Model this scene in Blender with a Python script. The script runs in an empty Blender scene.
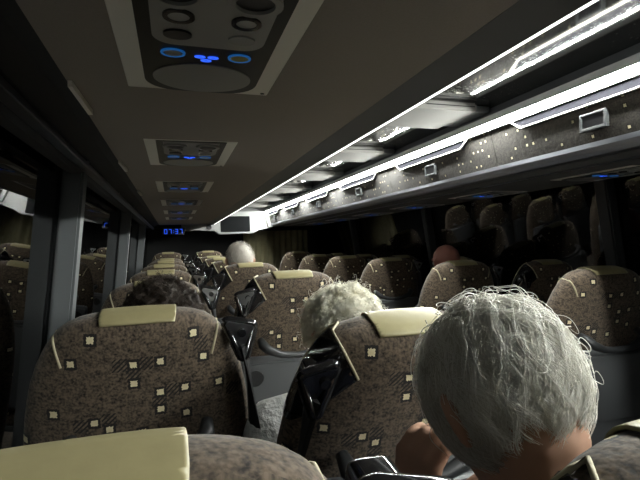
import bpy, bmesh, math, random
import numpy as np
from mathutils import Vector as V, Matrix
from math import sin, cos, pi, radians as rad
random.seed(7); np.random.seed(7)
C = bpy.context.scene.collection
H0 = 1.32                                   # height of the camera above the passenger floor

# ------------------------------------------------------------------ materials
def mat(name, col, rough=.5, metal=0., spec=.5, emit=None, estr=0., bump=None, var=None, bd=.002):
    if not any(k in name for k in ('hair', 'knit', 'light', 'blue', 'azure', 'skin', 'lamp')): col = tuple(c*.78 for c in col)
    m = bpy.data.materials.new(name); m.use_nodes = True
    nt = m.node_tree; b = nt.nodes['Principled BSDF']
    b.inputs['Base Color'].default_value = (*col, 1)
    b.inputs['Roughness'].default_value = rough; b.inputs['Metallic'].default_value = metal
    b.inputs['Specular IOR Level'].default_value = spec
    if emit:
        b.inputs['Emission Color'].default_value = (*emit, 1); b.inputs['Emission Strength'].default_value = estr
    if bump or var:
        tc = nt.nodes.new('ShaderNodeTexCoord'); n = nt.nodes.new('ShaderNodeTexNoise')
        s = bump[0] if bump else var[0]
        n.inputs['Scale'].default_value = s; n.inputs['Detail'].default_value = 4
        nt.links.new(tc.outputs['Object'], n.inputs['Vector'])
        if bump:
            bp = nt.nodes.new('ShaderNodeBump'); bp.inputs['Strength'].default_value = bump[1]; bp.inputs['Distance'].default_value = bd
            nt.links.new(n.outputs['Fac'], bp.inputs['Height']); nt.links.new(bp.outputs['Normal'], b.inputs['Normal'])
        if var:
            mx = nt.nodes.new('ShaderNodeMix'); mx.data_type = 'RGBA'
            mx.inputs['A'].default_value = (*[c*(1-var[1]) for c in col], 1); mx.inputs['B'].default_value = (*[min(1, c*(1+var[1])) for c in col], 1)
            nt.links.new(n.outputs['Fac'], mx.inputs['Factor']); nt.links.new(mx.outputs['Result'], b.inputs['Base Color'])
    return m

# square motifs of the seat cloth, in metres from the middle of the top edge
SQ = [(80.6,345.7),(134,350),(158,349),(198,350),(134,369),(63,395),(97.5,406),(110.6,414),(110.6,432),(157,381),(180,379),
      (157,399),(213,380),(181,407),(139.5,421.5),(34,424.5),(189,325.5),(98,324)]
HT = [(134,359.5),(122,349.5),(156,390),(168.5,380),(85.5,408),(110.6,404),(110.6,423),(227,391),(196,336),(145,349.5)]
px2m = lambda q: ((q[0]-139)*.00204, -(q[1]-308)*.00204)
def fabric(name, scale=1.0, lo=(.010,.007,.005), hi=(.130,.097,.067), size=1., thr=.86):
    m = bpy.data.materials.new(name); m.use_nodes = True; nt = m.node_tree; L = nt.links.new
    N = lambda t: nt.nodes.new('ShaderNode'+t)
    b = nt.nodes['Principled BSDF']; b.inputs['Roughness'].default_value = .85; b.inputs['Specular IOR Level'].default_value = .25
    b.inputs['Sheen Weight'].default_value = .15
    uv = N('UVMap'); uv.uv_map = 'UVMap'
    def ma(op, a, c=None, d=None):
        n = N('Math'); n.operation = op
        for i, x in enumerate((a, c, d)):
            if x is None: continue
            if isinstance(x, (int, float)): n.inputs[i].default_value = x
            else: L(x, n.inputs[i])
        return n.outputs[0]
    def vm(op, a, c=None):
        n = N('VectorMath'); n.operation = op; L(a, n.inputs[0])
        if c is not None:
            if isinstance(c, tuple): n.inputs[1].default_value = c
            else: L(c, n.inputs[1])
        return n.outputs[0]
    def cheb(v):
        s = N('SeparateXYZ'); L(v, s.inputs[0]); return ma('MAXIMUM', s.outputs[0], s.outputs[1])
    def dist(lst):
        d = None
        for q in lst:
            u, w = px2m(q)
            e = cheb(vm('ABSOLUTE', vm('SUBTRACT', uv.outputs[0], (u, w, 0))))
            d = e if d is None else ma('MINIMUM', d, e)
        return d
    s = N('SeparateXYZ'); L(uv.outputs[0], s.inputs[0])
    away = ma('LESS_THAN', s.outputs[0], 2.)
    c = .044*scale
    g = vm('DIVIDE', uv.outputs[0], (c, c, 1)); fl = vm('FLOOR', g)
    wn = N('TexWhiteNoise'); wn.noise_dimensions = '2D'; L(fl, wn.inputs['Vector'])
    loc = cheb(vm('ABSOLUTE', vm('SUBTRACT', vm('FRACTION', g), (.5, .5, 0))))
    d2 = ma('ADD', ma('MULTIPLY', loc, c), ma('ADD', away, ma('LESS_THAN', wn.outputs['Value'], thr)))
    nz = N('TexNoise'); nz.inputs['Scale'].default_value = 260; L(uv.outputs[0], nz.inputs['Vector'])
    D = ma('ADD', ma('MINIMUM', dist(SQ), d2), ma('MULTIPLY', ma('SUBTRACT', nz.outputs[0], .5), .006*size))
    cream = ma('LESS_THAN', D, .0060*size); dark = ma('LESS_THAN', D, .0113*size)
    hd = ma('LESS_THAN', dist(HT), .0135)
    st = ma('LESS_THAN', ma('FRACT', ma('MULTIPLY', ma('SUBTRACT', s.outputs[0], s.outputs[1]), 105.)), .45)
    hatch = ma('MULTIPLY', hd, st)
    n1 = N('TexNoise'); n1.inputs['Scale'].default_value = 210; n1.inputs['Detail'].default_value = 3; L(uv.outputs[0], n1.inputs['Vector'])
    n2 = N('TexNoise'); n2.inputs['Scale'].default_value = 75; n2.inputs['Detail'].default_value = 2; L(uv.outputs[0], n2.inputs['Vector'])
    mr = N('MapRange'); mr.inputs[1].default_value = .36; mr.inputs[2].default_value = .6
    L(ma('ADD', ma('MULTIPLY', n1.outputs[0], .6), ma('MULTIPLY', n2.outputs[0], .4)), mr.inputs[0])
    def mix(f, a, bb):
        x = N('Mix'); x.data_type = 'RGBA'; L(f, x.inputs['Factor'])
        for k, v in (('A', a), ('B', bb)):
            if isinstance(v, tuple): x.inputs[k].default_value = (*v, 1)
            else: L(v, x.inputs[k])
        return x.outputs['Result']
    col = mix(mr.outputs[0], lo, hi)
    col = mix(hatch, col, (.012,.010,.009)); col = mix(dark, col, (.012,.010,.009)); col = mix(cream, col, (.66,.58,.37))
    L(col, b.inputs['Base Color'])
    bp = N('Bump'); bp.inputs['Strength'].default_value = .5; bp.inputs['Distance'].default_value = .003
    L(n2.outputs[0], bp.inputs['Height']); L(bp.outputs[0], b.inputs['Normal'])
    return m
def hairmat(name, col, tr=.2):
    m = bpy.data.materials.new(name); m.use_nodes = True; nt = m.node_tree; L = nt.links.new
    b = nt.nodes['Principled BSDF']; b.inputs['Base Color'].default_value = (*col, 1); b.inputs['Roughness'].default_value = .4; b.inputs['Specular IOR Level'].default_value = .6
    t = nt.nodes.new('ShaderNodeBsdfTranslucent'); t.inputs[0].default_value = (*col, 1)
    x = nt.nodes.new('ShaderNodeMixShader'); x.inputs[0].default_value = tr
    p = nt.nodes.new('ShaderNodeBsdfTransparent'); y = nt.nodes.new('ShaderNodeMixShader'); y.inputs[0].default_value = .1
    L(b.outputs[0], x.inputs[1]); L(t.outputs[0], x.inputs[2]); L(x.outputs[0], y.inputs[1]); L(p.outputs[0], y.inputs[2]); L(y.outputs[0], nt.nodes['Material Output'].inputs[0])
    return m
def glassmat():
    m = bpy.data.materials.new('window glass'); m.use_nodes = True; nt = m.node_tree
    for n in list(nt.nodes): nt.nodes.remove(n)
    o = nt.nodes.new('ShaderNodeOutputMaterial'); mx = nt.nodes.new('ShaderNodeMixShader')
    f = nt.nodes.new('ShaderNodeFresnel'); f.inputs['IOR'].default_value = 1.8
    t = nt.nodes.new('ShaderNodeBsdfTransparent'); t.inputs[0].default_value = (.55,.58,.58,1)
    g = nt.nodes.new('ShaderNodeBsdfGlossy'); g.inputs['Roughness'].default_value = .0
    L = nt.links.new; L(f.outputs[0], mx.inputs[0]); L(t.outputs[0], mx.inputs[1]); L(g.outputs[0], mx.inputs[2]); L(mx.outputs[0], o.inputs[0])
    return m
def mirrormat():
    m = bpy.data.materials.new('dark polished ceiling glass'); m.use_nodes = True; nt = m.node_tree; L = nt.links.new
    b = nt.nodes['Principled BSDF']; b.inputs['Metallic'].default_value = .0; b.inputs['Roughness'].default_value = .07
    b.inputs['IOR'].default_value = 2.6
    tc = nt.nodes.new('ShaderNodeTexCoord'); n = nt.nodes.new('ShaderNodeTexNoise'); n.inputs['Scale'].default_value = 95; n.inputs['Detail'].default_value = 5
    n3 = nt.nodes.new('ShaderNodeTexNoise'); n3.inputs['Scale'].default_value = 6
    L(tc.outputs['Object'], n.inputs['Vector']); L(tc.outputs['Object'], n3.inputs['Vector'])
    ad = nt.nodes.new('ShaderNodeMath'); ad.operation = 'MULTIPLY_ADD'; ad.inputs[1].default_value = .45
    L(n3.outputs[0], ad.inputs[0]); L(n.outputs[0], ad.inputs[2])
    r = nt.nodes.new('ShaderNodeValToRGB'); r.color_ramp.elements[0].position = .90; r.color_ramp.elements[0].color = (.012,.012,.011,1)
    r.color_ramp.elements[1].position = .94; r.color_ramp.elements[1].color = (.35,.36,.32,1)
    L(ad.outputs[0], r.inputs[0]); L(r.outputs[0], b.inputs['Base Color'])
    return m
M = dict(
    cloth=fabric('patterned moquette'),
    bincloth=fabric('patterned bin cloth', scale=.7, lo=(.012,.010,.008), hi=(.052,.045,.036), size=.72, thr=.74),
    leather=mat('beige leather', (.38,.335,.175), .42, bump=(60,.15), var=(8,.12)),
    piping=mat('beige piping', (.55,.49,.32), .6),
    black=mat('black plastic', (.010,.010,.011), .28, spec=.7),
    matte=mat('black display panel', (.008,.008,.009), .35, spec=.25),
    gloss=mat('glossy black plastic', (.012,.012,.013), .12, spec=1.),
    buckle=mat('polished dark metal', (.75,.76,.78), .28, metal=1.),
    strap=mat('black webbing', (.008,.008,.009), .7),
    grey=mat('grey plastic', (.095,.10,.105), .5),
    dgrey=mat('dark grey plastic', (.03,.032,.034), .45),
    pillar=mat('grey pillar trim', (.13,.14,.145), .6),
    ceil=mat('grey brown felt', (.40,.355,.315), .95, spec=.1, bump=(300,.2), var=(5,.12)),
    lip=mat('grey edge moulding', (.15,.15,.15), .5),
    white=mat('white plastic', (.78,.79,.78), .4),
    offwhite=mat('off white panel', (.40,.39,.37), .8, spec=.1),
    offhouse=mat('white housing plastic', (.48,.485,.475), .5),
    panel=mat('beige grey panel frame', (1.0,.95,.85), .5),
    plate=mat('grey panel plate', (.36,.35,.33), .45),
    chrome=mat('brushed aluminium', (.50,.52,.58), .35, metal=1.),
    darkmetal=mat('dark metal', (.06,.06,.065), .3, metal=.8),
    rackdark=mat('charcoal rack lining', (.14,.14,.14), .8, var=(4,.1)),
    wall=mat('dark wall lining', (.02,.02,.021), .8),
    floor=mat('grey vinyl floor', (.065,.063,.06), .6, var=(30,.3)),
    led=mat('white light strip', (1,1,1), .5, emit=(.97,1.,.95), estr=140.),
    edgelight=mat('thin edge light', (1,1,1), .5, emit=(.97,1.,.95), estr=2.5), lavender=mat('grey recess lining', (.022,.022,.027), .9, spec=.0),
    blue=mat('blue backlight', (.02,.05,.2), .4, emit=(.03,.12,1.), estr=.7),
    azure=mat('azure button ring', (.02,.1,.3), .4, emit=(.03,.30,.95), estr=.11),
    yellow=mat('yellow button face', (.45,.36,.06), .4),
    lens=mat('frosted lens', (.45,.45,.43), .25),
    curtain=mat('olive curtain', (.23,.21,.12), .9, var=(14,.3)),
    screen=mat('dark screen', (.006,.007,.008), .6, spec=.1),
    cove=mat('grey cove lining', (.22,.23,.24), .5),
    glass=glassmat(), mirror=mirrormat(),
    skin=mat('skin', (.50,.30,.21), .5, var=(40,.08)), skindark=mat('ruddy skin', (.30,.12,.09), .5),
    hairwhite=hairmat('white hair', (.97,.96,.91)), hairgrey=hairmat('grey hair', (.74,.72,.65)), hairunder=mat('shaded hair underlayer', (.45,.43,.38), .8, bump=(150,.5)),  # scalp cover under the white locks, darkened for the shade between them
    haircream=hairmat('cream white hair', (.98,.96,.86)), haircrop=mat('cropped grey hair', (.50,.47,.42), .7, bump=(250,.4), var=(120,.2)),
    hairbrown=mat('dark brown hair', (.028,.018,.011), .5), hairblack=mat('dark cropped hair', (.012,.010,.009), .7),
    knit=mat('white knit wool', (.90,.91,.89), .9, bump=(70,1.), bd=.012), navy=mat('navy wool', (.02,.025,.05), .9, bump=(90,.4)),
    jacket=mat('dark jacket', (.018,.018,.02), .8), trouser=mat('dark trousers', (.02,.02,.025), .9), shoe=mat('black shoe leather', (.01,.01,.01), .4),
    eye=mat('eye white', (.7,.7,.68), .2), street=mat('street light lens', (.6,.8,.7), .4, emit=(.55,1.,.8), estr=5.),
)

# ------------------------------------------------------------------ mesh helpers
class MB:
    def __init__(s): s.bm = bmesh.new(); s.bm.loops.layers.uv.new('UVMap')
    def box(s, lo, hi, bev=0., mtx=None, seg=2):
        c = [(a+b)/2 for a, b in zip(lo, hi)]; d = [abs(b-a) for a, b in zip(lo, hi)]
        r = bmesh.ops.create_cube(s.bm, size=1, matrix=Matrix.Translation(c) @ Matrix.Diagonal((*d, 1)))
        vs = r['verts']
        if bev:
            es = list({e for v in vs for e in v.link_edges})
            r2 = bmesh.ops.bevel(s.bm, geom=es, offset=bev, segments=seg, affect='EDGES', profile=.5)
            vs = list({v for f in r2['faces'] for v in f.verts} | {v for v in vs if v.is_valid})
        if mtx is not None: bmesh.ops.transform(s.bm, matrix=mtx, verts=vs)
        return s
    def prism(s, poly, axis, a, b):
        """polygon in the plane across 'axis', run from a to b"""
        def P(q, t):
            return {'y': (q[0], t, q[1]), 'z': (q[0], q[1], t), 'x': (t, q[0], q[1])}[axis]
        n = len(poly); A = [s.bm.verts.new(P(q, a)) for q in poly]; B = [s.bm.verts.new(P(q, b)) for q in poly]
        s.bm.faces.new(A); s.bm.faces.new(B[::-1])
        for i in range(n): s.bm.faces.new((A[i], B[i], B[(i+1) % n], A[(i+1) % n]))
        return s
    def tube(s, pts, r, n=8, closed=False, flat=None):
        pts = [V(p) for p in pts]; rings = []
        N = len(pts); ref = V((0, 0, 1))
        for i, p in enumerate(pts):
            if closed: t = pts[(i+1) % N]-pts[i-1]
            else: t = pts[min(i+1, N-1)]-pts[max(i-1, 0)]
            t.normalize()
            a = ref.cross(t)
            if a.length < .05: a = V((1, 0, 0)).cross(t)
            a.normalize(); b = t.cross(a)
            rr = r[i] if isinstance(r, (list, tuple)) else r
            k = flat or 1.
            rings.append([s.bm.verts.new(p + a*cos(2*pi*j/n)*rr*k + b*sin(2*pi*j/n)*rr) for j in range(n)])
        for i in range(N if closed else N-1):
            A, B = rings[i], rings[(i+1) % N]
            for j in range(n): s.bm.faces.new((A[j], A[(j+1) % n], B[(j+1) % n], B[j]))
        if not closed: s.bm.faces.new(rings[0][::-1]); s.bm.faces.new(rings[-1])
        return s
    def disc(s, c, rx, ry, z0, z1, n=32, inner=0.):
        """vertical (z) elliptical plug or ring"""
        o = [(c[0]+rx*cos(2*pi*i/n), c[1]+ry*sin(2*pi*i/n)) for i in range(n)]
        if not inner: return s.prism(o, 'z', z0, z1)
        q = [(c[0]+rx*inner*cos(2*pi*i/n), c[1]+ry*inner*sin(2*pi*i/n)) for i in range(n)]
        v = [[s.bm.verts.new((*p, z)) for p in ring] for ring, z in ((o, z0), (o, z1), (q, z1), (q, z0))]
        for k in range(4):
            A, B = v[k], v[(k+1) % 4]
            for i in range(n): s.bm.faces.new((A[i], A[(i+1) % n], B[(i+1) % n], B[i]))
        return s
    def build(s, name, m, parent=None, smooth=False, boxuv=None):
        bmesh.ops.recalc_face_normals(s.bm, faces=s.bm.faces)
        if boxuv: boxuv(s.bm)
        me = bpy.data.meshes.new(name); s.bm.to_mesh(me); s.bm.free()
        me.materials.append(m)
        if smooth: me.shade_smooth()
        return link(name, me, parent)
def link(name, me, parent=None):
    o = bpy.data.objects.new(name, me); C.objects.link(o)
    if parent: o.parent = parent
    return o
def sharp(o, ang=35):
    me = o.data; me.shade_smooth(); me.set_sharp_from_angle(angle=rad(ang)); return o
def thing(name, label, cat, loc=(0, 0, 0), group=None):
    o = bpy.data.objects.new(name, None); C.objects.link(o); o.location = loc; o.empty_display_size = .1
    return tag(o, label, cat, group)
def tag(o, label, cat, group=None):
    o['label'] = label; o['category'] = cat
    if group: o['group'] = group
    return o
def struct(o): o['kind'] = 'structure'; return o
def dup(root, loc, label):
    r = root.copy(); C.objects.link(r); r.location = loc; r['label'] = label
    for ch in root.children:
        c = ch.copy(); C.objects.link(c); c.parent = r
        for g in ch.children:
            d = g.copy(); C.objects.link(d); d.parent = c
    return r
def z(d): return H0+d
def pz(poly): return [(a, z(b)) for a, b in poly]

Y0, Y1 = -3.3, 7.3
# ------------------------------------------------------------------ the coach shell
TILT = math.tan(rad(6.)); TR = math.tan(rad(8.5))
wl = lambda d: -.39+(d+.1)*TILT            # left glass plane x at height d (rel. camera)
wr = lambda d: 2.25-(d+.1)*TR
b = MB(); b.box((-.66, Y0, -.06), (2.42, Y1, 0)); struct(b.build('floor', M['floor']))
b = MB(); b.prism(pz([(-.66, -1.32), (wl(-.92)+.06, -1.32), (wl(-.92)+.06, -.96), (wl(-.9)+.02, -.90), (wl(-.9)-.08, -.90), (-.66, -.96)]), 'y', Y0, Y1)
struct(b.build('wall_left', M['wall']))
b = MB(); b.prism(pz([(2.42, -1.32), (wr(-.92)-.06, -1.32), (wr(-.92)-.06, -.96), (wr(-.9)-.02, -.90), (wr(-.9)+.08, -.90), (2.42, -.96)]), 'y', Y0, Y1)
struct(b.build('wall_right', M['wall']))
b = MB(); b.box((-.66, Y1, 0), (2.42, Y1+.06, z(.75))); struct(b.build('wall_front', M['wall']))
b = MB(); b.box((-.66, Y0-.06, 0), (2.42, Y0, z(.75))); struct(b.build('wall_back', M['wall']))
b = MB(); b.box((-.66, Y0, z(.62)), (2.42, Y1, z(.68))); struct(b.build('ceiling', M['wall']))
PIL = [-.08, 1.72, 3.52, 5.32]
def pane(xf, ya, yb, s):
    b = MB(); lo, hi = -.92, .36
    b.prism(pz([(xf(lo), lo), (xf(hi), hi), (xf(hi)+s*.006, hi), (xf(lo)+s*.006, lo)]), 'y', ya, yb)
    return b
k = 0
edges = [Y0]+PIL+[Y1]
for i in range(len(edges)-1):
    k += 1; struct(pane(wl, edges[i], edges[i+1], -1).build('window_%d' % k, M['glass']))
for i in range(len(edges)-1):
    k += 1; struct(pane(wr, edges[i], edges[i+1], 1).build('window_%d' % k, M['glass']))
k = 0
for s, xf, off in ((1, wl, 0), (-1, wr, .10)):
    for y in PIL:
        b = MB(); k += 1
        lo, hi = -.95, .34
        b.prism(pz([(xf(lo)+s*.003, lo), (xf(hi)+s*.003, hi), (xf(hi)+s*.07, hi), (xf(lo)+s*.07, lo)]), 'y', y+off, y+off+.075)
        bmesh.ops.bevel(b.bm, geom=list(b.bm.edges), offset=.008, segments=2, affect='EDGES')
        struct(sharp(b.build('trim_%d' % k, M['pillar'] if s > 0 else M['dgrey'])))  # right pillars get a darker plastic, standing for the shade on that side
# aisle ceiling of dark polished panels
CZ = .532
b = MB(); b.box((.45, Y0, z(CZ)), (1.262, 6.3, z(CZ+.02))); struct(b.build('trim_%d' % (k+1), M['mirror']))
b = MB(); b.prism(pz([(1.205, .4865), (1.252, CZ), (1.34, CZ+.01), (1.34, .486)]), 'y', Y0, 6.3); struct(b.build('trim_%d' % (k+2), M['cove']))

# ------------------------------------------------------------------ left luggage rack (its underside is the low ceiling)
r = thing('luggage_rack', 'low grey brown felt underside of the left luggage rack with panels set in it', 'luggage rack', (.18, 0, z(.30)))
def part(b, name, m, root, **kw):
    o = b.build(name, m, root, **kw); o.matrix_parent_inverse = Matrix.Translation(-V(root.location)); return o
b = MB(); b.box((-.172, Y0, z(.30)), (.455, 6.31, z(.325))); part(b, 'felt_underside', M['ceil'], r)
b = MB(); b.prism(pz([(.425, .299), (.505, .292), (.520, .302), (.520, .38), (.49, .531), (.44, .531)]), 'y', Y0, 6.31); part(b, 'edge_moulding', M['lip'], r)
b = MB(); b.prism(pz([(.518, .2982), (.524, .2990), (.5255, .309), (.5205, .309), (.5195, .302), (.518, .300)]), 'y', Y0, 6.3); o = part(b, 'bright_edge_strip', M['edgelight'], r); o['label'] = 'thin bright white edge strip'
b = MB(); b.prism(pz([(-.172, .301), (-.172, .33), (-.33, .33), (-.33, .26), (-.30, .26), (-.24, .275), (-.20, .30)]), 'y', Y0, 6.31); part(b, 'side_valance', M['wall'], r)
r = thing('curtain_rail', 'dark curtain rail running above the left windows', 'curtain rail', (-.24, 0, z(.25)))
b = MB(); b.box((-.262, Y0, z(.245)), (-.235, 6.3, z(.262)), .003); part(b, 'rail_profile', M['darkmetal'], r)
for i in range(9):
    b = MB(); b.box((-.258, -1.0+i*.84, z(.262)), (-.240, -.96+i*.84, z(.271))); part(b, 'rail_bracket', M['darkmetal'], r)
for i, (y, lb) in enumerate(((.90, 'pale grey clip strip on the rack edge level with the big service panel'), (1.67, 'pale grey clip strip on the rack edge level with the second service panel'), (2.5, 'small pale clip strip on the rack edge far beyond the first pillar'))):
    b = MB(); b.prism([(-.170, y), (-.163, y), (-.157, y+.18), (-.166, y+.18)], 'z', z(.2885), z(.2995))
    tag(b.build('clip_strip', M['panel']), lb, 'clip strip', 'clip strips on the left rack edge')

# ------------------------------------------------------------------ service panels above the seats
def rrect(x0, x1, y0, y1, rf, n=8, rb=0.):
    """rounded towards y1 (front) corners"""
    P = [(x0, y0), (x1, y0)]
    P += [(x1-rf+rf*cos(a), y1-rf+rf*sin(a)) for a in [i*pi/2/n for i in range(n+1)]]
    P += [(x0+rf+rf*cos(a), y1-rf+rf*sin(a)) for a in [pi/2+i*pi/2/n for i in range(n+1)]]
    return P
def service_panel(label, loc, s=1):
    t = thing('service_panel', label, 'service panel', loc, 'overhead service panels')
    b = MB(); b.box((-.129, -.41, -.010), (.129, 0, 0), .003); b.build('frame', M['panel'], t)
    b = MB(); b.prism(rrect(-.097, .097, -.405, -.004, .055), 'z', -.0115, -.0095); b.build('display_panel', M['matte'], t)
    b = MB(); b.prism(rrect(-.078, .078, -.40, -.212, .03), 'z', -.0135, -.0112); sharp(b.build('light_plate', M['plate'], t))
    b = MB(); b.disc((0, -.076), .083, .067, -.0130, -.0112, 40); g = b.build('speaker_grille', M['plate'], t)
    for sx in (-1, 1):
        b = MB(); b.disc((sx*.046, -.357), .034, .030, -.0185, -.013, 28, .72); v = b.build('air_nozzle', M['plate'], t)
        b = MB(); b.disc((sx*.046, -.357), .024, .021, -.0142, -.0134, 24); b.build('nozzle_opening', M['black'], v)
        b = MB(); b.disc((sx*.043, -.302), .020, .018, -.0165, -.013, 28, .68); v = b.build('light_ring', M['gloss'], t)
        b = MB(); b.disc((sx*.043, -.302), .0135, .012, -.0155, -.013, 24); b.build('light_lens', M['lens'], v)
        b = MB(); b.disc((sx*.044, -.250), .019, .014, -.0165, -.013, 24); v = b.build('swivel_lamp', M['darkmetal'] if sx < 0 else M['lens'], t)
        b = MB(); b.disc((sx*.05, -.180), .018, .015, -.0138, -.0112, 28, .80); v = b.build('call_button', M['azure'], t); v['label'] = 'button with a glowing blue ring'
        b = MB(); b.disc((sx*.05, -.180), .0140, .0118, -.0132, -.0112, 24); b.build('button_face', M['plate'] if sx < 0 else M['yellow'], v)
    b = MB()
    for cx, cy, w in ((-.010, -.172, .0085), (.010, -.172, .0085), (0, -.159, .0085)): b.disc((cx, cy), w, .0048, -.0128, -.0112, 20, .5)
    o = b.build('seat_display', M['blue'], t); o['label'] = 'three glowing blue marks'
    b = MB(); b.disc((.117, -.014), .004, .003, -.0115, -.0095, 10); b.build('screw', M['darkmetal'], t)
    return t
PL = ['largest overhead service panel with blue ringed buttons, nearest at the top', 'second overhead service panel along the left ceiling, wholly in view', 'third overhead service panel along the left ceiling',
      'fourth small overhead service panel along the left ceiling', 'fifth tiny overhead service panel along the left ceiling', 'farthest overhead service panel, just before the blue clock']
p0 = service_panel(PL[0], (.0565, .91, z(.3085)))
for i in range(1, 6): dup(p0, (.0565, .91+.838*i, z(.3085)), PL[i])
RU = .262
RL = ['right side service panel under the rack nearest the right frame edge', 'right side service panel under the rack above the bald passenger', 'third service panel under the right rack', 'fourth service panel under the right rack', 'fifth service panel under the right rack', 'sixth service panel under the right rack']
for i in range(6): dup(p0, (1.80, 1.72+.838*i, z(RU+.0075)), RL[i])

# ------------------------------------------------------------------ right luggage rack, bins and light strip
r = thing('luggage_rack', 'right luggage rack with charcoal underside and bright metal front rail', 'luggage rack', (1.6, 0, z(RU)))
b = MB(); b.prism(pz([(1.325, RU), (1.97, RU), (2.10, .33), (2.10, .61), (1.345, .61), (1.345, .4865), (1.285, .438), (1.324, .29)]), 'y', Y0, 6.5); part(b, 'rack_body', M['rackdark'], r)
b = MB()
pr = [(1.281, .296), (1.279, .280), (1.285, .266), (1.298, .256), (1.318, .252), (1.338, .256), (1.348, .2615), (1.322, .2615), (1.304, .294)]
b.prism(pz(pr), 'y', Y0, 6.45); part(b, 'front_rail', M['chrome'], r)
b = MB(); b.box((1.50, Y0, z(RU-.004)), (1.508, 6.4, z(RU))); part(b, 'seam_strip', M['chrome'], r)
r = thing('light_strip', 'long glowing white light strip along the top of the right rack', 'light strip', (1.25, 0, z(.465)))
b = MB(); b.prism(pz([(1.211, .4602), (1.230, .4465), (1.234, .4485), (1.214, .4645)]), 'y', Y0, 6.28); part(b, 'diffuser', M['led'], r)
b = MB(); b.prism(pz([(1.213, .4655), (1.236, .4485), (1.235, .440), (1.272, .440), (1.272, .486), (1.203, .486), (1.203, .4625), (1.206, .4605), (1.2095, .4605)]), 'y', Y0, 6.30); part(b, 'strip_channel', M['white'], r)
def binuv(bm):
    u = bm.loops.layers.uv.active
    for f in bm.faces:
        for l in f.loops: l[u].uv = (8+l.vert.co.y, l.vert.co.z)
def luggage_bin(label, loc):
    t = thing('luggage_bin_door', label, 'luggage bin door', loc, 'cloth covered bin doors on the right rack')
    f = lambda d: (1.2485+(.44-d)*.24)-1.25
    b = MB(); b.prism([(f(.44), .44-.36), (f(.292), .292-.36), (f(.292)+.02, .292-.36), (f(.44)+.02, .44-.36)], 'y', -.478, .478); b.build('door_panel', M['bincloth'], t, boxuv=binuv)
    # pull recess plate hanging under the light strip
    xa = f(.44)
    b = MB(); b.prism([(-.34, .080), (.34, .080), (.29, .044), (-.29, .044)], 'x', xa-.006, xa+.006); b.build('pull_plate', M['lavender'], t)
    b = MB(); b.tube([(xa-.012, -.345, .079), (xa-.013, -.29, .044), (xa-.013, .29, .044), (xa-.012, .345, .079)], .0035, 6); b.build('pull_lip', M['panel'], t)
    x = f(.35)-.008
    b = MB()
    b.box((x-.012, -.048, -.032), (x+.004, .048, -.022), .002); b.box((x-.012, -.048, .016), (x+.004, .048, .024), .002)
    b.box((x-.012, -.048, -.03), (x+.004, -.040, .022), .002); b.box((x-.012, .040, -.03), (x+.004, .048, .022), .002)
    h = b.build('latch_handle', M['grey'], t)
    b = MB(); b.box((x-.006, -.041, -.024), (x+.003, .041, .018)); b.build('latch_paddle', M['darkmetal'], h)
    return t
BL = ['cloth covered bin door at the far right, nearest the camera', 'second cloth covered bin door, between the near seam and the small far handles', 'third cloth covered bin door along the right rack', 'fourth cloth covered bin door along the right rack', 'fifth cloth covered bin door along the right rack', 'farthest cloth covered bin door beside the monitor']
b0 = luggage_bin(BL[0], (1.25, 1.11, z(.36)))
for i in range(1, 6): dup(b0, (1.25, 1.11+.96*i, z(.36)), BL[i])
def rib(label, loc):
    t = thing('ceiling_rib', label, 'ceiling rib', loc, 'cross ribs of the aisle ceiling')
    b = MB(); b.prism([(-.40, 0), (.28, 0), (.28, .29), (-.40, .29)], 'z', -.034, 0)
    bmesh.ops.bevel(b.bm, geom=list(b.bm.edges), offset=.008, segments=2, affect='EDGES'); sharp(b.build('rib_body', M['offwhite'], t))
    b = MB(); b.box((.05, -.0012, -.019), (.265, .004, -.015)); b.build('vent_slot', M['black'], t)
    b = MB(); b.box((.275, .03, -.028), (.36, .26, 0), .006); sharp(b.build('rib_end', M['cove'], t))
    return t
RB = ['nearest pale grey ceiling rib with a dark slot, above the light strip', 'second ceiling rib from the camera', 'third ceiling rib from the camera', 'fourth ceiling rib from the camera', 'fifth ceiling rib from the camera', 'farthest ceiling rib, just behind the monitor']
r0 = rib(RB[0], (.87, 1.53, z(CZ)))
for i in range(1, 6): dup(r0, (.87, 1.53+.838*i, z(CZ)), RB[i])

# ------------------------------------------------------------------ front end
MY = 6.32
t = thing('monitor', 'dark screen in a white ceiling housing above the aisle', 'monitor', (.86, MY, z(.2)))
b = MB(); hp = [(.10, .222), (.10, .345), (.52, .37), (.575, .47), (1.31, .47), (1.31, .235), (1.12, .225), (1.06, .17), (.575, .165), (.54, .20), (.52, .226)]
b.prism(pz(hp), 'y', MY, MY+.16); bmesh.ops.bevel(b.bm, geom=list(b.bm.edges), offset=.012, segments=2, affect='EDGES')
sharp(part(b, 'housing', M['offhouse'], t))
b = MB(); b.box((.62, MY+.04, z(.46)), (1.25, MY+.14, z(CZ+.045)), .01); part(b, 'mount', M['lip'], t)
b = MB(); b.box((.605, MY-.012, z(.195)), (1.0, MY+.02, z(.405)), .008); part(b, 'screen', M['screen'], t)
b = MB(); b.prism(pz([(1.21, .44), (1.31, .46), (1.31, .25), (1.25, .25)]), 'y', MY-.05, MY+.01); part(b, 'side_bracket', M['white'], t)
b = MB(); n = 20
b.prism([(.455+.032*cos(2*pi*i/n), z(.262)+.034*sin(2*pi*i/n)) for i in range(n)], 'y', MY-.015, MY+.01); part(b, 'round_speaker', M['black'], t)
t = thing('digital_clock', 'small black clock with glowing blue digits at the front', 'clock', (0, 6.25, z(.19)))
b = MB(); b.box((-.14, 6.25, z(.17)), (.135, 6.30, z(.255)), .006); part(b, 'case', M['black'], t)
SEG = {'0': 'abcdef', '7': 'abc', '3': 'abgcd'}
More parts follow.
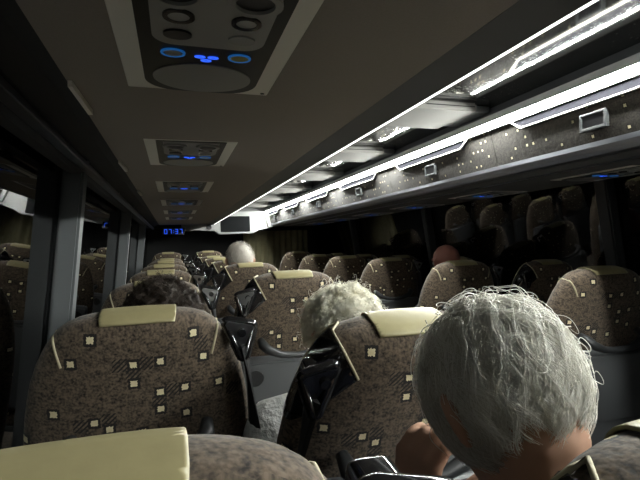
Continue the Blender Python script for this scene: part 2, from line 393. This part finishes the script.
def digit(b, ch, x, zc, w, h, y):
    q = .0062
    g = {'a': (x, zc+h/2, w, q), 'd': (x, zc-h/2, w, q), 'g': (x, zc, w, q), 'b': (x+w/2, zc+h/4, q, h/2), 'c': (x+w/2, zc-h/4, q, h/2), 'f': (x-w/2, zc+h/4, q, h/2), 'e': (x-w/2, zc-h/4, q, h/2)}
    for s in SEG[ch]:
        cx, cz, a, c = g[s]; b.box((cx-a/2, y-.004, cz-c/2), (cx+a/2, y+.002, cz+c/2))
b = MB()
for ch, x in (('0', -.096), ('7', -.042), ('3', .036), ('7', .092)): digit(b, ch, x, z(.213), .031, .054, 6.249)
for dz in (.20, .226): b.box((-.004, 6.245, z(dz)-.004), (.004, 6.25, z(dz)+.004))
o = part(b, 'digits', M['blue'], t); o['label'] = 'blue digits 07:37'
# front curtain
b = MB(); n = 90; F = []; Bk = []
for i in range(n+1):
    x = .98+i/n*.98; yy = 6.85+.018*sin(i*.75)+.01*sin(i*.31)
    F.append((x, yy)); Bk.append((x, yy+.006))
b.prism(F+Bk[::-1], 'z', z(-.75), z(.215))
tag(b.build('curtain', M['curtain'], smooth=False), 'olive brown curtain hanging beyond the front right seats', 'curtain')

# ------------------------------------------------------------------ seats
LB = .76
TW = [(0, .078), (.003, .098), (.008, .116), (.016, .134), (.026, .147), (.04, .159), (.06, .172), (.09, .187), (.13, .201), (.18, .213), (.25, .222), (.35, .227), (.5, .228), (.70, .222), (.76, .20)]
TD = [(0, .018), (.003, .030), (.008, .039), (.016, .047), (.026, .052), (.04, .056), (.06, .059), (.13, .062), (.3, .066), (.6, .07), (.76, .06)]
def interp(T, t):
    xs = [a for a, _ in T]; return float(np.interp(t, xs, [c for _, c in T]))
def ctr(t): return -.012-.03*max(0, .3-t)+.0
NE = 2.5
def S(t, phi, grow=0.):
    w, d = interp(TW, t)+grow, interp(TD, t)+grow
    c, s = cos(phi), sin(phi)
    return V((w*math.copysign(abs(c)**(2/NE), c), ctr(t)+d*math.copysign(abs(s)**(2/NE), s), LB-t+grow))
TS = [0, .0015, .003, .0055, .008, .012, .016, .021, .026, .033, .04, .05, .06, .075, .09, .11, .13, .16, .2, .25, .3, .36, .42, .5, .6, .7, .74, .76]
def loft(ts, grow=0., n=72):
    b = MB(); rings = [[b.bm.verts.new(S(t, 2*pi*(j+.5)/n, grow)) for j in range(n)] for t in ts]
    for A, B in zip(rings, rings[1:]):
        for j in range(n): b.bm.faces.new((A[j], B[j], B[(j+1) % n], A[(j+1) % n]))
    for R in (rings[0], rings[-1]):
        h = n//2
        for i in range(h-1):                       # strips across so the caps can be cut
            q = [R[i], R[i+1], R[n-2-i], R[n-1-i]]
            if len(set(q)) == 4: b.bm.faces.new(q)
    return b
def seatuv(bm):
    u = bm.loops.layers.uv.active; bm.normal_update()
    for f in bm.faces:
        n = f.normal
        for l in f.loops:
            c = l.vert.co; t = LB-c.z
            if n.y < -.30: l[u].uv = (c.x, -t)
            elif abs(n.x) > abs(n.z) and abs(n.x) > abs(n.y): l[u].uv = (5+c.y, c.z)
            elif abs(n.z) > abs(n.y): l[u].uv = (8.02+c.x, c.y)
            else: l[u].uv = (11+c.x, c.z)
def cushuv(bm):
    u = bm.loops.layers.uv.active
    for f in bm.faces:
        for l in f.loops: l[u].uv = (14+l.vert.co.x, l.vert.co.y+l.vert.co.z)
def on_back(x, t, side=-1):
    """point of the back (or front) face at sideways offset x and depth t"""
    w, d = interp(TW, t), interp(TD, t); q = min(1., abs(x)/w)
    return V((x, ctr(t)+side*d*(1-q**NE)**(1/NE), LB-t))
def make_seat(belt):
    """belt: +1 shoulder belt guide on the right, -1 on the left"""
    root = thing('coach_seat', 'x', 'seat', (0, 0, 0), 'patterned coach seats')
    back = []
    o = loft(TS).build('backrest', M['cloth'], root, smooth=True, boxuv=seatuv); back.append(o)
    # beige pad over the top edge
    b = loft(TS, .0035); bm = b.bm
    def cut(co, no): bmesh.ops.bisect_plane(bm, geom=bm.verts[:]+bm.edges[:]+bm.faces[:], dist=1e-6, plane_co=co, plane_no=no, clear_outer=True)
    cut((.070, 0, LB), (1, 0, -.25)); cut((-.070, 0, LB), (-1, 0, -.25)); cut((0, -.05, LB-.012), (0, -.25, -1))
    o = b.build('leather_pad', M['leather'], root, smooth=True); o['label'] = 'beige leather pad'; back.append(o)
    sd = o.modifiers.new('thickness', 'SOLIDIFY'); sd.thickness = .003; sd.offset = -1
    for s in (-1, 1):
        b = MB()
        xf = lambda t: s*(.156-.30*(t-.02))
        tt = [.085-.0045*i for i in range(13)]
        pts = [on_back(xf(t), t, -1) for t in tt if abs(xf(t)) < interp(TW, t)*.995]
        pts += [on_back(xf(t), t, 1) for t in tt[::-1] if abs(xf(t)) < interp(TW, t)*.995]
        b.tube([p+V((0, 0, .001)) for p in pts], .0026, 6)
        if belt < 0 and s < 0:
            b.bm.free(); b = MB()
            ln = [on_back(-.140+.035*k/8, .012+.068*k/8) for k in range(9)]
            b.tube([S(t, pi-.40, .002) for t in (.24, .2, .16, .12, .09, .065, .045, .03, .02, .013)]+[p+V((0, -.003, .001)) for p in ln], .0026, 6)
            c = loft(TS, .0022); bm = c.bm
            for co_, no_ in (((0, .012, 0), (0, 1, 0)), ((-.140, 0, LB-.012), (.068, 0, .035)), ((-.105, 0, LB-.080), (.10, 0, -.11))):
                bmesh.ops.bisect_plane(bm, geom=bm.verts[:]+bm.edges[:]+bm.faces[:], dist=1e-6, plane_co=co_, plane_no=no_, clear_outer=True)
            o = c.build('belt_cover', M['gloss'], root, smooth=True); back.append(o)
            sd = o.modifiers.new('thickness', 'SOLIDIFY'); sd.thickness = .0018; sd.offset = -1
        o = b.build('piping', M['piping'], root, smooth=True); o['label'] = 'beige piping on the %s shoulder' % ('left' if s < 0 else 'right'); back.append(o)
    # lower shell with folding tray and handle
    b = MB(); b.box((-.205, -.108, .02), (.205, -.055, LB-.285), .022, seg=3); o = sharp(b.build('back_shell', M['grey'], root)); back.append(o)
    b = MB(); b.box((-.195, -.122, .20), (.195, -.105, LB-.295), .008, seg=2); tr = sharp(b.build('tray_table', M['grey'], root)); back.append(tr)
    b = MB(); n = 24
    b.prism([(-.150+.030*cos(2*pi*i/n), LB-.345+.030*sin(2*pi*i/n)) for i in range(n)], 'y', -.1235, -.118); o = b.build('cup_recess', M['black'], tr)
    b = MB()
    P = [(-.125, -.085, LB-.222), (-.122, -.115, LB-.228), (-.105, -.128, LB-.243), (-.06, -.132, LB-.262), (0, -.134, LB-.268), (.06, -.132, LB-.262), (.105, -.128, LB-.243), (.122, -.115, LB-.228), (.125, -.085, LB-.222)]
    b.tube(P, [.012, .017, .016, .012, .011, .012, .016, .017, .012], 10); o = b.build('grab_handle', M['dgrey'], root, smooth=True); back.append(o)
    # belt guide on the inner shoulder
    s = belt; cx, cz, cy = (.192, LB-.052, -.030) if s > 0 else (-.176, LB-.072, -.058)
    b = MB(); tri = []
    for (ax, az) in ((-.024, .030), (.030, .018), (.010, -.046)):
        for k2 in range(-2, 3):
            a0 = math.atan2(az, ax)-k2*.30; tri.append((cx+s*(ax*.78+.010*cos(a0)), cy-.030+az*.25, cz+az*.78+.010*sin(a0)))
    b.tube(tri, .0085, 8, closed=True); bg = b.build('belt_guide', M['gloss'], root, smooth=True); back.append(bg)
    b = MB(); b.box((cx-.018, cy-.020, cz-.014), (cx+.018, cy+.035, cz+.016), .009, seg=3)
    q = MB(); q.prism([(p[0]*.94+cx*.06, p[2]*.94+cz*.06) for p in tri], 'y', cy-.034, cy-.028); o = q.build('guide_plate', M['buckle'] if s > 0 else M['gloss'], bg)
    n = 12; b.prism([(cx+.006+.009*cos(2*pi*i/n), cz+.008+.009*sin(2*pi*i/n)) for i in range(n)], 'y', cy-.040, cy-.015)
    o = sharp(b.build('guide_block', M['gloss'], bg))
    b = MB(); b.tube([(cx+s*.012, cy-.03, cz-.02), (cx+s*.022, cy-.034, cz-.10), (cx+s*.036, cy-.030, cz-.22), (cx+s*.046, cy-.02, cz-.40)], .005, 6, flat=4.2)
    o = b.build('belt_strap', M['strap'], root); back.append(o)
    for o in back: o['back'] = 1
    b = MB(); b.box((-.222, -.04, .34), (.222, .43, .475), .045, seg=4); o = b.build('seat_cushion', M['cloth'], root, smooth=True, boxuv=cushuv)
    b = MB(); b.box((-.20, -.02, .27), (.20, .40, .345), .02); b.box((-.05, .05, .0), (.05, .33, .28), .01); b.box((-.09, .02, 0), (.09, .38, .02), .005); sharp(b.build('pedestal', M['dgrey'], root))
    return root
def place_seat(proto, x, yt, dzt, lean, label):
    a = rad(lean); hy = yt+LB*sin(a); hz = z(dzt)-LB*cos(a)
    r = dup(proto, (x, hy, 0), label)
    for ch in r.children:
        if 'back' in ch.keys():
            ch.location = (0, 0, hz); ch.rotation_euler = (a, 0, 0); del ch['back']
    return r
seatR, seatL = make_seat(1), make_seat(-1)          # moulds, used below and removed at the end
ORD = ['first', 'second', 'third', 'fourth', 'fifth', 'sixth', 'seventh', 'eighth']
LW = [(.295, -.114, 10), (1.01, -.12, 13), (1.83, -.12, 12), (2.66, -.118, 12), (3.5, -.115, 12), (4.33, -.11, 12), (5.16, -.11, 12), (5.95, -.05, 10)]
LA = [(.235, -.136, 12), (.765, -.130, 20), (1.65, -.098, 11), (2.62, -.098, 11), (3.45, -.10, 11), (4.3, -.10, 11), (5.15, -.10, 11), (5.95, -.05, 10)]
lwl = ['brown patterned seat with beige pad filling the bottom left corner, nearest of all', 'brown patterned seat by the left window whose whole back is in view', 'left window seat just beyond the head of dark curly hair']+['left window seat, %s from the camera, top edge only showing' % ORD[i] for i in range(3, 7)]+['frontmost left window seat, below the blue clock']
lal = ['patterned seat behind the white haired man, at the bottom right corner', 'patterned seat leaning back behind the woman with fluffy white hair', 'patterned seat with grey tray and round cup hole, ahead of the white haired woman', 'patterned seat right behind the man with cropped grey hair']+['left aisle seat, %s from the camera' % ORD[i] for i in range(4, 7)]+['frontmost left aisle seat, beside the cropped grey head']
for i, (y, d, l) in enumerate(LW): place_seat(seatR, -.07 if i else -.066, y, d, l, lwl[i])
for i, (y, d, l) in enumerate(LA):
    q = place_seat(seatL, .405 if i > 1 else (.370, .393)[i], y, d, l, lal[i])
    if i == 0: q.scale = (.95, 1, 1)
ral = ['half shadowed patterned seat at the right edge, behind the white haired man\'s head', 'patterned seat behind the bald ruddy passenger on the right']+['right aisle seat, %s from the camera' % ORD[i] for i in range(2, 5)]+['frontmost right aisle seat, near the olive curtain']
rwl = ['dark window seat at the right edge, beside the half shadowed seat']+['right window seat in the dark, %s from the camera' % ORD[i] for i in range(1, 5)]+['frontmost right window seat in the dark']
for i in range(6):
    q = place_seat(seatR, 1.49, 1.32+.868*i, -.118 if i < 5 else -.09, 12, ral[i]); q.scale = (1.08, 1, 1)
    place_seat(seatL, 1.975, 1.22+.868*i, -.13, 12, rwl[i])
for s in (seatR, seatL):
    for ch in list(s.children):
        for g in list(ch.children): bpy.data.objects.remove(g)
        bpy.data.objects.remove(ch)
    bpy.data.objects.remove(s)

# ------------------------------------------------------------------ people
def ball(bm, p, r, basis=None):
    m = Matrix.Translation(p) @ ((basis.to_4x4() if basis else Matrix.Identity(4)) @ Matrix.Diagonal((*(r if isinstance(r, (tuple, list)) else (r, r, r)), 1)))
    bmesh.ops.create_icosphere(bm, subdivisions=2, radius=1, matrix=m)
def limb(bm, pts):
    for (p, r), (q, s) in zip(pts, pts[1:]):
        p, q = V(p), V(q); n = max(2, int((q-p).length/(min(r, s)*.45))+1)
        for i in range(n+1):
            k = i/n; ball(bm, p.lerp(q, k), r+(s-r)*k)
def remesh(name, bm, voxel, m, parent, smooth=3):
    me = bpy.data.meshes.new(name); bm.to_mesh(me); bm.free()
    tmp = bpy.data.objects.new('tmp', me); C.objects.link(tmp)
    rm = tmp.modifiers.new('r', 'REMESH'); rm.mode = 'VOXEL'; rm.voxel_size = voxel
    if smooth:
        sm = tmp.modifiers.new('s', 'SMOOTH'); sm.factor = .5; sm.iterations = smooth
    dg = bpy.context.evaluated_depsgraph_get(); dg.update()
    out = bpy.data.meshes.new_from_object(tmp.evaluated_get(dg)); out.name = name
    bpy.data.objects.remove(tmp)
    out.materials.clear(); out.materials.append(m); out.shade_smooth()
    return link(name, out, parent)
def hand(bm, w, d, nrm, side, curl):
    """w wrist, d direction of the palm, nrm back-of-hand normal, side +1 thumb on d x nrm side, curl in radians per joint"""
    d = V(d).normalized(); nrm = V(nrm); nrm = (nrm-d*nrm.dot(d)).normalized(); lat = d.cross(nrm).normalized()*side
    w = V(w)
    for k, (o, ln) in enumerate(((.030, .074), (.010, .082), (-.010, .077), (-.029, .060))):
        kn = w+d*(.088-.004*abs(k-1))+lat*o
        limb(bm, [(w+lat*o*.55+d*.008, .014), (kn, .0115)])
        p = kn; dirv = d.copy()
        for j, f in enumerate((.45, .30, .25)):
            dirv = Matrix.Rotation(0, 3, lat) @ dirv
            ax = d.cross(nrm)
            dirv = (Matrix.Rotation(-curl*(1.0 if j else .8), 3, ax) @ dirv) if (Matrix.Rotation(-.1, 3, ax) @ d).dot(nrm) < 0 else (Matrix.Rotation(curl*(1.0 if j else .8), 3, ax) @ dirv)
            q = p+dirv*ln*f; limb(bm, [(p, .0098-.0008*j), (q, .0090-.0008*j)]); p = q
    p = w+lat*.024+d*.018
    for (a, c, ln) in ((.75, .25, .042), (.5, .45, .032), (.3, .55, .026)):
        q = p+(lat*a+d*.75-nrm*c).normalized()*ln; limb(bm, [(p, .013), (q, .0105)]); p = q
def basis(pitch, roll, yaw):
    m = Matrix.Rotation(-rad(yaw), 3, 'Z') @ Matrix.Rotation(-rad(pitch), 3, 'X') @ Matrix.Rotation(rad(roll), 3, 'Y'); return m
def person(label, loc, head, pitch, roll, yaw, pelvis, skin, top, topvox, hs=1., lefthand=None, vox=.008, drop=.245, shw=.165):
    """head and pelvis centres in world coordinates"""
    Bm = basis(pitch, roll, yaw); Hc = V(head); Pc = V(pelvis)
    X, Yf, U = Bm.col[0], Bm.col[1], Bm.col[2]
    t = thing('person', label, 'person', (Pc.x, Pc.y, 0))
    off = Matrix.Translation(-V(t.location))
    bm = bmesh.new(); L = lambda x, y, zz: Hc+(X*x+Yf*y+U*zz)*hs
    ball(bm, L(0, -.008, .025), (.076*hs, .094*hs, .088*hs), Bm); ball(bm, L(0, .028, -.035), (.058*hs, .066*hs, .082*hs), Bm)
    ball(bm, L(0, -.045, -.01), (.066*hs, .055*hs, .07*hs), Bm)
    limb(bm, [(L(0, .092, .012), .010), (L(0, .108, -.022), .014)]); ball(bm, L(0, .078, -.098), .022*hs)     # nose, chin
    ball(bm, L(0, .086, -.060), (.026*hs, .012*hs, .007*hs), Bm); ball(bm, L(0, .083, -.072), (.022*hs, .012*hs, .007*hs), Bm)   # lips
    for s in (-1, 1):
        limb(bm, [(L(s*.012, .082, .030), .011), (L(s*.045, .070, .028), .011)])                               # brow
        limb(bm, [(L(s*.078, -.012, .022), .008), (L(s*.085, -.020, .010), .010), (L(s*.082, -.014, -.014), .009), (L(s*.076, -.006, -.032), .007)])   # ear
    sh = V((Hc.x*.55+Pc.x*.45, min(Hc.y-.03, Pc.y+.10), Hc.z-drop*hs))
    limb(bm, [(L(0, -.030, -.05), .054*hs), (sh.lerp(L(0, -.03, -.09), .45), .055*hs), (sh+V((0, 0, .01)), .062)])
    def torso(g):
        q = []
        for s in (-1, 1):
            q.append([(sh+V((0, 0, -.01)), .058+g), (sh+V((s*(shw-.015)*hs, 0, -.035)), .056+g)])
            q.append([(sh+V((s*.06, .005, -.07)), .085+g), (sh.lerp(Pc, .45)+V((s*.07, .015, 0)), .098+g), (Pc+V((s*.07, 0, .02)), .10+g)])
        return q
    def arms(g, part='all'):
        q = []
        for s in (-1, 1):
            S0 = sh+V((s*shw*hs, 0, -.045))
            if s < 0 and lefthand: E, W = V(lefthand[0]), V(lefthand[1])
            else: E = S0+V((s*.045, .11, -.255)); W = V((Pc.x+s*.11, Pc.y+.33, Pc.z+.075))
            q.append([(S0, .052+g), (S0.lerp(E, .5), .046+g), (E, .038+g), (E.lerp(W, .35), .039+g), (W, .026+g)])
        return q
    def legs(g):
        q = []
        for s in (-1, 1):
            K = V((Pc.x+s*.10, Pc.y+.37, Pc.z+.0)); A = V((Pc.x+s*.10, Pc.y+.35, .09))
            q.append([(Pc+V((s*.08, .02, -.01)), .088+g), (K, .058+g), (K.lerp(A, .35), .056+g), (A, .036+g)])
        return q
    for q in torso(0)+arms(0)+legs(0): limb(bm, q)
    for i, q in enumerate(arms(0)):
        W = q[-1][0]; E = q[2][0]; s = (-1, 1)[i]
        if s < 0 and lefthand: hand(bm, W, lefthand[2], lefthand[3], lefthand[4], .75)
        else: hand(bm, W, (-s*.25, .95, -.1), (0, .1, 1), 1 if s < 0 else -1, .35)
    for s in (-1, 1):
        A = V((Pc.x+s*.10, Pc.y+.35, .09)); limb(bm, [(A, .036), (A+V((0, .02, -.045)), .034), (A+V((s*.01, .14, -.06)), .022)])
    body = remesh('body', bm, vox, skin, t); body.matrix_parent_inverse = off
    bm = bmesh.new()
    for q in torso(.012)+arms(.011): limb(bm, q)
    o = remesh('top', bm, topvox, top, t, 2); o.name = 'sweater'; o.matrix_parent_inverse = off
    bm = bmesh.new()
    for q in legs(.010): limb(bm, q)
    limb(bm, [(Pc+V((-.07, 0, -.01)), .112), (Pc+V((.07, 0, -.01)), .112)])
    o = remesh('trousers', bm, .012, M['trouser'], t, 2); o.matrix_parent_inverse = off
    for s in (-1, 1):
        bm = bmesh.new(); A = V((Pc.x+s*.10, Pc.y+.35, .09)); limb(bm, [(A+V((0, 0, -.01)), .043), (A+V((0, .0, -.045)), .043), (A+V((s*.01, .15, -.055)), .034)])
        o = remesh('shoe', bm, .009, M['shoe'], t, 2); o.matrix_parent_inverse = off
        b = MB(); ball(b.bm, L(s*.031, .078, .008), .0125*hs); o = b.build('eye', M['eye'], t, smooth=True); o.matrix_parent_inverse = off
    return t, Bm, Hc, off

def hair(name, t, off, Bm, Hc, m, under, rad3, n_guides, kids, length, segs, radius, wave, lam, whorl, lift, region, seed, fly=0, spread=.016, ctr_off=(0, -.008, .02), curl=0., fill=.6, grav=.35, tone=None, coh=0., fld=.40):
    rng = np.random.default_rng(seed)
    R = np.array(Bm); c0 = np.array(Hc)+R @ np.array(ctr_off); rr = np.array(rad3)
    def pick(n):
        out = []
        while len(out) < n:
            d = rng.normal(size=3); d /= np.linalg.norm(d)
            if region(d): out.append(d)
        return np.array(out)
    W = np.array(whorl, float); W /= np.linalg.norm(W)
    def trace(D, ln, amp, ph, lft, cl):
        n = len(D); p = D*rr; base = p.copy(); out = [p.copy()]
        down = R.T @ np.array([0, 0, -1.])
        for k in range(1, segs+1):
            s = k/segs
            nn = p/rr; nn /= np.linalg.norm(nn, axis=1)[:, None]; nn = nn/rr; nn /= np.linalg.norm(nn, axis=1)[:, None]
            tg = nn-W; tg = tg-(tg*nn).sum(1)[:, None]*nn; tg /= np.linalg.norm(tg, axis=1)[:, None]+1e-6
            g = down-(down*nn).sum(1)[:, None]*nn
            tg = tg+g*grav*s*1.5; tg /= np.linalg.norm(tg, axis=1)[:, None]+1e-6
            sd = np.cross(nn, tg)
            f = 4./.1
            field = np.sin(p[:, 0]*f+1.3+p[:, 2]*23)*.7+np.sin(p[:, 1]*f*.9+p[:, 0]*31+.4)*.6
            ang = amp*(np.sin(2*pi*s*ln/lam+ph)+fld*field)+cl*s*3
            stp = (ln/segs)[:, None] if hasattr(ln, '__len__') else ln/segs
            p = p+stp*(tg*np.cos(ang)[:, None]+sd*np.sin(ang)[:, None])
            # hold it at its height over the scalp
            q = p/rr; sc = np.linalg.norm(q, axis=1)
            h = lft*(np.sin(np.minimum(1., s*1.6)*pi/2))*(1-.35*s)
            keep = (1+h/np.mean(rr))
            p = p*((keep/sc*.85+.15))[:, None]
            out.append(p.copy())
        return np.stack(out, 1)
    Dg = pick(n_guides); ln = length*rng.uniform(.65, 1.15, n_guides)*np.clip((Dg[:, 2]+.55)/.9, .22, 1.); ph = rng.uniform(0, 2*pi, n_guides)*(1-coh)+coh*(Dg[:, 0]*7+Dg[:, 1]*3+rng.normal(size=n_guides)*.35)
    G = trace(Dg, ln, wave*rng.uniform(.6, 1.3, n_guides), ph, lift*rng.uniform(.5, 1.3, n_guides), curl*rng.normal(size=n_guides))
    A = []
    tap = 1-fill*np.linspace(0, 1, segs+1)**.8
    for k in range(kids):
        o = rng.normal(size=(n_guides, 3))*spread; nn = Dg/rr; nn /= np.linalg.norm(nn, axis=1)[:, None]
        o -= (o*nn).sum(1)[:, None]*nn*.75
        jit = np.cumsum(rng.normal(size=(n_guides, segs+1, 3))*.00035, 1)
        P = G+o[:, None, :]*tap[None, :, None]+jit
        keep = 1.0/np.minimum(1., np.linalg.norm(P/rr, axis=2))        # never under the scalp
        A.append(P*keep[..., None]*(1.015+.09*rng.random((n_guides, 1, 1))**1.5))
    if fly:
        D = pick(fly); A.append(trace(D, length*rng.uniform(.35, .8, fly), wave*1.8, rng.uniform(0, 6.3, fly), lift*rng.uniform(1.2, 3.0, fly), rng.normal(size=fly)*.8))
    P = np.concatenate(A, 0); ns, K = P.shape[:2]
    P = P @ R.T+c0
    T = np.gradient(P, axis=1); T /= np.linalg.norm(T, axis=2)[..., None]+1e-9
    a = np.cross(T, np.array([.3, .2, .93])); a /= np.linalg.norm(a, axis=2)[..., None]+1e-9; bb = np.cross(T, a)
    rad_ = (radius*np.linspace(1, .45, K))[None, :, None]*rng.uniform(.7, 1.3, ns)[:, None, None]
    ring = np.stack([P+rad_*(a*cos(x)+bb*sin(x)) for x in (0, 2*pi/3, 4*pi/3)], 2)
    vs = ring.reshape(-1, 3); idx = np.arange(ns*K*3).reshape(ns, K, 3)
    fs = np.concatenate([np.stack([idx[:, :-1, j], idx[:, :-1, (j+1) % 3], idx[:, 1:, (j+1) % 3], idx[:, 1:, j]], -1).reshape(-1, 4) for j in range(3)])
    me = bpy.data.meshes.new(name); me.vertices.add(len(vs)); me.vertices.foreach_set('co', vs.astype(np.float32).ravel())
    me.loops.add(fs.size); me.loops.foreach_set('vertex_index', fs.ravel().astype(np.int32)); me.polygons.add(len(fs))
    me.polygons.foreach_set('loop_start', np.arange(0, fs.size, 4, dtype=np.int32)); me.update(calc_edges=True); me.validate()
    me.materials.append(m); me.materials.append(under); me.materials.append(tone or m)
    tn = np.concatenate([np.tile(rng.random(n_guides*kids) < .4, 1), np.zeros(ns-n_guides*kids, bool)])
    me.polygons.foreach_set('material_index', np.tile(np.repeat(np.where(tn, 2, 0), K-1), 3).astype(np.int32)); me.shade_smooth()
    # scalp cover below the strands, same part
    bm = bmesh.new(); bm.from_mesh(me)
    b2 = bmesh.new(); bmesh.ops.create_icosphere(b2, subdivisions=5, radius=1)
    kill = [v for v in b2.verts if not region(np.array(v.co))]; bmesh.ops.delete(b2, geom=kill, context='VERTS')
    mp = {}
    for v in b2.verts:
        w = R @ (np.array(v.co)*(rr*1.0))+c0; mp[v] = bm.verts.new(w)
    for f in b2.faces:
        nf = bm.faces.new([mp[v] for v in f.verts]); nf.material_index = 1; nf.smooth = True
    b2.free(); bm.to_mesh(me); bm.free()
    o = link(name, me, t); o.matrix_parent_inverse = off
    return o

# white haired man in front, head bowed and resting on his left hand
mh = (.359, .452, z(-.192))
t, Bm, Hc, off = person('person with long wavy white hair seen from behind, head bowed on one hand', None, mh, 40, -6, 0, (.42, .53, .57), M['skin'], M['navy'], .009, .93,
    lefthand=((.20, .74, z(-.54)), (.318, .61, z(-.39)), (.05, -.25, .95), (-.9, -.35, .1), 1), vox=.005)
reg = lambda d: (d[2] > -.10-.16*max(0, -d[1]) and not (d[1] > .55 and d[2] < .45)) and not (abs(d[0]) > .8 and d[2] < -.12 and d[1] > -.25)
hair('hair', t, off, Bm, Hc, M['hairwhite'], M['hairunder'], (.0625, .088, .084), 760, 24, .125, 20, .00055, .70, .095, (.1, .25, .95), .014, reg, 3, fly=380, spread=.0038, fill=.6, tone=M['hairgrey'], coh=1., fld=.16)
# woman with fluffy white hair
t, Bm, Hc, off = person('person with short fluffy white hair and white knit sweater beyond the leaning seat', None, (.392, 1.07, z(-.226)), 8, 0, 0, (.37, 1.16, .57), M['skin'], M['knit'], .008, .93, drop=.165, shw=.205)
reg2 = lambda d: (d[2] > -.35-.2*max(0, -d[1]) and not (d[1] > .55 and d[2] < .35))
hair('hair', t, off, Bm, Hc, M['haircream'], M['haircream'], (.079, .094, .086), 520, 18, .055, 10, .0005, 1.2, .032, (0, .1, 1), .020, reg2, 5, fly=260, spread=.0032, curl=.5, fill=.4)
# man with cropped grey hair
t, Bm, Hc, off = person('person with close cropped grey hair seen from behind farther up the left aisle seats', None, (.382, 2.84, z(-.095)), 4, 0, 0, (.41, 2.90, .60), M['skin'], M['jacket'], .012, 1.02)
reg3 = lambda d: (d[2] > -.55 and not (d[1] > .4 and d[2] < .5))
hair('hair', t, off, Bm, Hc, M['haircrop'], M['haircrop'], (.079, .098, .092), 300, 8, .012, 3, .0006, .2, .05, (0, .2, 1), .004, reg3, 8, spread=.01)
# head of dark curly hair behind the window seat
t, Bm, Hc, off = person('person with dark curly hair seen just above the left window seat', None, (-.035, 1.31, z(-.205)), 8, 0, 0, (-.07, 1.33, .57), M['skin'], M['jacket'], .012, .95)
hair('hair', t, off, Bm, Hc, M['hairbrown'], M['hairbrown'], (.083, .098, .090), 380, 12, .045, 10, .0007, 1.4, .028, (0, .1, 1), .018, reg2, 11, fly=160, spread=.004, curl=.7)
# ruddy bald passenger on the right
t, Bm, Hc, off = person('bald ruddy person in dark clothes in the right hand seats', None, (1.53, 2.38, z(-.14)), 6, 0, 0, (1.48, 2.39, .57), M['skindark'], M['jacket'], .012, 1.0)

# ------------------------------------------------------------------ outside
t = thing('street_lamp', 'small greenish white street lamp outside the right window', 'street lamp', (9.35, 16.3, -1.2))
b = MB(); b.tube([(0, 0, 0), (0, 0, 3.32), (-.25, 0, 3.47)], .05, 8); b.build('pole', M['darkmetal'], t)
b = MB(); b.box((-.5, -.09, 3.37), (-.2, .09, 3.49), .03); b.box((-.47, -.09, 3.27), (-.26, .09, 3.38), .02); b.build('lamp_head', M['street'], t)

w = bpy.data.worlds.new('night'); bpy.context.scene.world = w; w.use_nodes = True
w.node_tree.nodes['Background'].inputs[0].default_value = (.010, .013, .016, 1); w.node_tree.nodes['Background'].inputs[1].default_value = .12

# ------------------------------------------------------------------ camera
yaw, pit, rol = rad(17.557), rad(.4387), rad(-1.75)
fw = V((sin(yaw)*cos(pit), cos(yaw)*cos(pit), sin(pit))); r0_ = V((cos(yaw), -sin(yaw), 0)); u0 = r0_.cross(fw)
rv = r0_*cos(rol)+u0*sin(rol); uv_ = -r0_*sin(rol)+u0*cos(rol)
cam = bpy.data.cameras.new('camera'); cam.sensor_width = 36; cam.lens = 462*36/640; cam.clip_start = .02
co = bpy.data.objects.new('camera', cam); C.objects.link(co)
mm = Matrix((rv, uv_, -fw)).transposed().to_4x4(); mm.translation = (0, 0, H0); co.matrix_world = mm
sc = bpy.context.scene; sc.camera = co
sc.view_settings.view_transform = 'Standard'; sc.view_settings.look = 'None'; sc.view_settings.gamma = 1; sc.view_settings.exposure = 0.75
sc.cycles.use_denoising = True; sc.cycles.diffuse_bounces = 9; sc.cycles.max_bounces = 14; sc.cycles.transparent_max_bounces = 12
